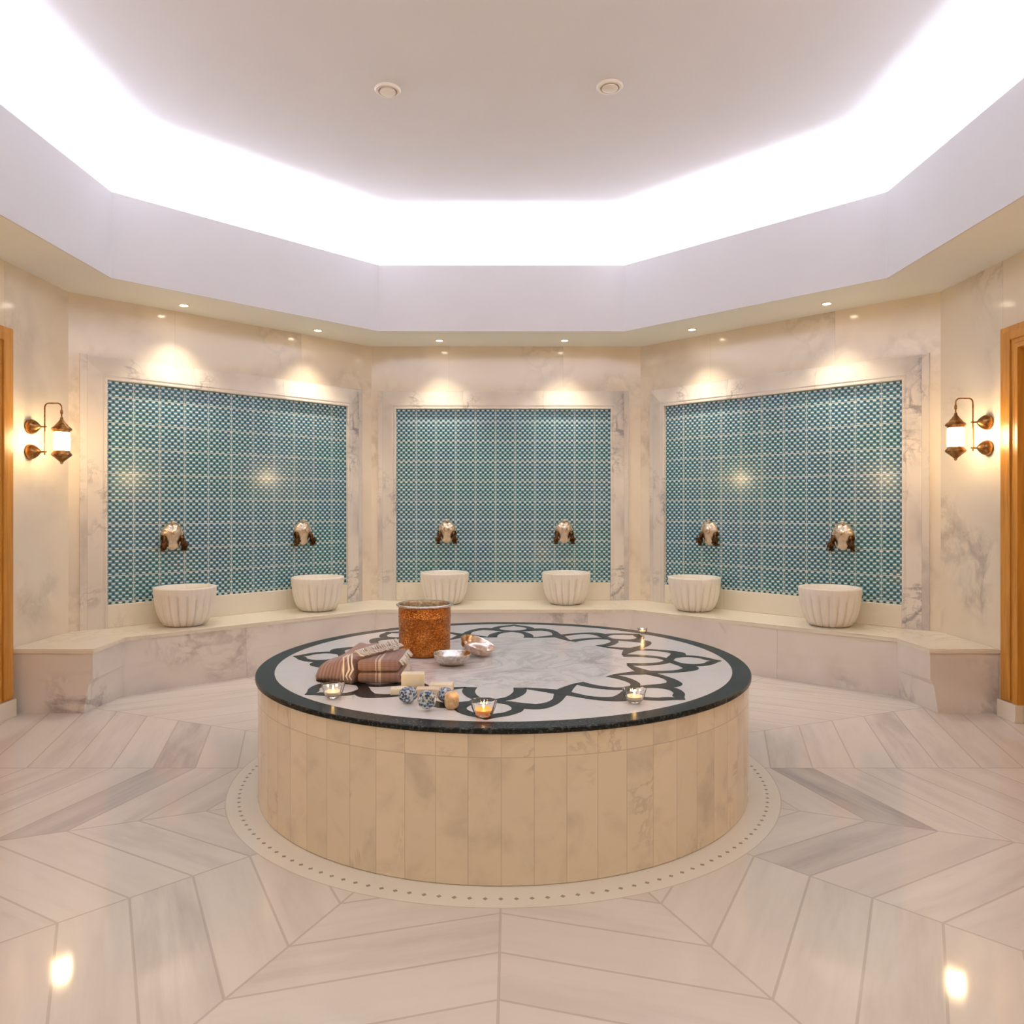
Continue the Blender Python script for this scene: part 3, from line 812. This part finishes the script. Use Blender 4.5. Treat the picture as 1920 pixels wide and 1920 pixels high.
# skirt down to the stone, drawn in a little
border = [G[i][0] for i in range(nU+1)] + [G[nU][j] for j in range(1, nV+1)] + [G[i][nV] for i in range(nU-1, -1, -1)] + [G[0][j] for j in range(nV-1, 0, -1)]
cen = (Lc+Fc+Rc+Bc)/4
low = [bm.verts.new((cen.x + (v.co.x-cen.x)*0.985, cen.y + (v.co.y-cen.y)*0.985, 0.0)) for v in border]
for i in range(len(border)):
    j = (i+1) % len(border); bm.faces.new((border[i], border[j], low[j], low[i]))
bm.faces.new(low)
from_bm('cloth', bm, m_towel2, t2, True)
rnd = random.Random(9); bm = bmesh.new()
for i in range(28):
    t = i/27; p = Fc.lerp(Rc, t); zz = 0.132*(1-t) + 0.146*t
    p = Vector((p.x, p.y, zz)) + Vector((-0.014, 0.006, 0.0))
    dx_ = rnd.uniform(-0.012, 0.012); dz_ = rnd.uniform(0, .004)
    if t < 0.11:        # the first few hang down in front
        x_ = p.x - 0.014 + i*0.009 + rnd.uniform(-.004, .004)
        tube(bm, [p, Vector((x_, p.y-0.02, 0.125)), Vector((x_+dx_*.3, -0.212, 0.10)), Vector((x_+dx_, -0.216, 0.07)), Vector((x_-dx_*.7, -0.220, 0.04)), Vector((x_+dx_*.4, -0.218, 0.022))], [0.0036, 0.0048, 0.0034, 0.0058, 0.0036, 0.002], 6)
    else:               # the rest lie over the folded towel beside it
        z_ = 0.1285 + dz_
        tube(bm, [p, p + Vector((0.012, -0.006, 0.012)), Vector((p.x+0.026, p.y-0.012+dx_*1.4, z_+0.006)), Vector((p.x+0.038, p.y-0.018-dx_*1.5, z_)), Vector((p.x+0.054, p.y-0.024+dx_, z_-0.004))], [0.0026, 0.0048, 0.0030, 0.0058, 0.0018], 6)
f = from_bm('fringe', bm, m_fringe, t2, True); f['kind'] = 'stuff'; f['label'] = 'knotted white fringe'

# soaps
def soap(loc, size, rz, mat, label, cat='soap', group='soaps on the platform', bev=0.006, name='soap_bar'):
    bm = bmesh.new(); sx, sy, sz = size; box(bm, -sx/2, sx/2, -sy/2, sy/2, 0, sz, bev)
    o = from_bm(name, bm, mat, None, True, 40); o.location = loc; o.rotation_euler = (0, 0, rz); return tag(o, label, cat, group)
soap((-0.432, 3.31, ZT), (0.100, 0.055, 0.078), 0.06, m_soap, 'cream soap block standing upright, tallest of the soaps')
soap((-0.305, 3.30, ZT), (0.105, 0.06, 0.034), -0.04, m_soap, 'pale cream soap bar lying flat, farthest right of the soaps')
soap((-0.355, 3.205, ZT), (0.098, 0.055, 0.036), 0.02, m_soap2, 'tan soap bar lying flat just behind the blue patterned soaps')
soap((-0.482, 3.235, ZT), (0.075, 0.05, 0.03), 0.1, m_soap, 'small cream soap bar lying flat in front of the upright soap block')
def rosette(loc, r, h, tilt, rz, label):
    bm = bmesh.new(); 
    def lobe(t, q, z): return q*(1 + 0.03*cos(10*t))
    lathe(bm, [(0, 0), (r*.8, 0), (r*.97, h*.2), (r, h*.5), (r*.97, h*.75), (r*.8, h*.95), (r*.55, h), (r*.5, h*.93), (r*.3, h*.93), (r*.25, h*1.02), (0, h*1.05)], 60,
          Matrix.Translation((0, 0, 0)), lobe)
    o = from_bm('patterned_soap', bm, m_blue, None, True, 50); o.location = loc; o.rotation_euler = (tilt, 0, rz); return tag(o, label, 'soap', 'blue patterned soaps')
rosette((-0.335, 3.00, ZT+0.0385), 0.037, 0.045, radians(80), 0.12, 'round blue and white patterned soap on edge, front of the three')
rosette((-0.405, 3.115, ZT+0.033), 0.032, 0.06, radians(90), -0.75, 'round blue and white patterned soap, back left of the three')
rosette((-0.285, 3.12, ZT+0.031), 0.030, 0.055, radians(90), 0.7, 'round blue and white patterned soap, back right of the three')
bm = bmesh.new(); lathe(bm, [(0, 0), (0.022, 0.001), (0.028, 0.012), (0.030, 0.035), (0.027, 0.056), (0.017, 0.066), (0, 0.068)], 24, None, lambda t, r, z: r*(1+0.08*sin(3*t+z*40)))
o = from_bm('pumice_stone', bm, m_pumice, None, True, 60); o.location = (-0.238, 3.01, ZT)
tag(o, 'rough tan pumice stone standing right of the blue patterned soaps', 'pumice stone')

# candles
def candle(x, y, s, label, amber, power):
    root = empty('glass_candle', (x, y, ZT), 0, label=label, cat='candle', group='tealight candles in glass bowls')
    def lobe(t, r, z): return r*(1 + 0.035*cos(10*t)) if z > 0.01 else r
    bm = bmesh.new(); lathe(bm, [(0, 0), (0.024*s, 0), (0.036*s, 0.012*s), (0.044*s, 0.03*s), (0.050*s, 0.052*s), (0.053*s, 0.060*s), (0.0505*s, 0.060*s), (0.047*s, 0.052*s), (0.040*s, 0.031*s), (0.032*s, 0.016*s), (0, 0.010*s)], 60, None, lobe)
    from_bm('glass_bowl', bm, m_glass, root, True, 50)
    bm = bmesh.new(); lathe(bm, [(0, 0.0115*s), (0.022*s, 0.013*s), (0.030*s, 0.018*s), (0.0355*s, 0.028*s), (0, 0.028*s)], 32)
    from_bm('wax', bm, m_wax if amber else m_wax2, root, True, 40)
    bm = bmesh.new(); lathe(bm, [(0, 0.029*s), (0.0035*s, 0.033*s), (0.005*s, 0.038*s), (0.003*s, 0.048*s), (0, 0.056*s)], 12)
    from_bm('flame', bm, m_flame, root, True)
    d = bpy.data.lights.new('candle_light', 'POINT'); d.energy = power; d.color = (1.0, 0.55, 0.2); d.shadow_soft_size = 0.006
    l = bpy.data.objects.new('candle_light', d); COL.objects.link(l); l.location = (x, y, ZT + 0.066*s); return root
candle(-0.104, 2.895, 1.0, 'lit candle in amber glass bowl at the front edge of the platform', True, 1.6)
candle(0.515, 3.10, 0.95, 'lit candle in clear glass bowl at the right front of the platform', False, 3.0)
candle(-0.755, 3.18, 0.95, 'lit candle in clear glass bowl in front of the brown towels', False, 1.8)
candle(0.845, 4.78, 0.62, 'tiny lit candle at the far right rim of the platform', False, 0.8)
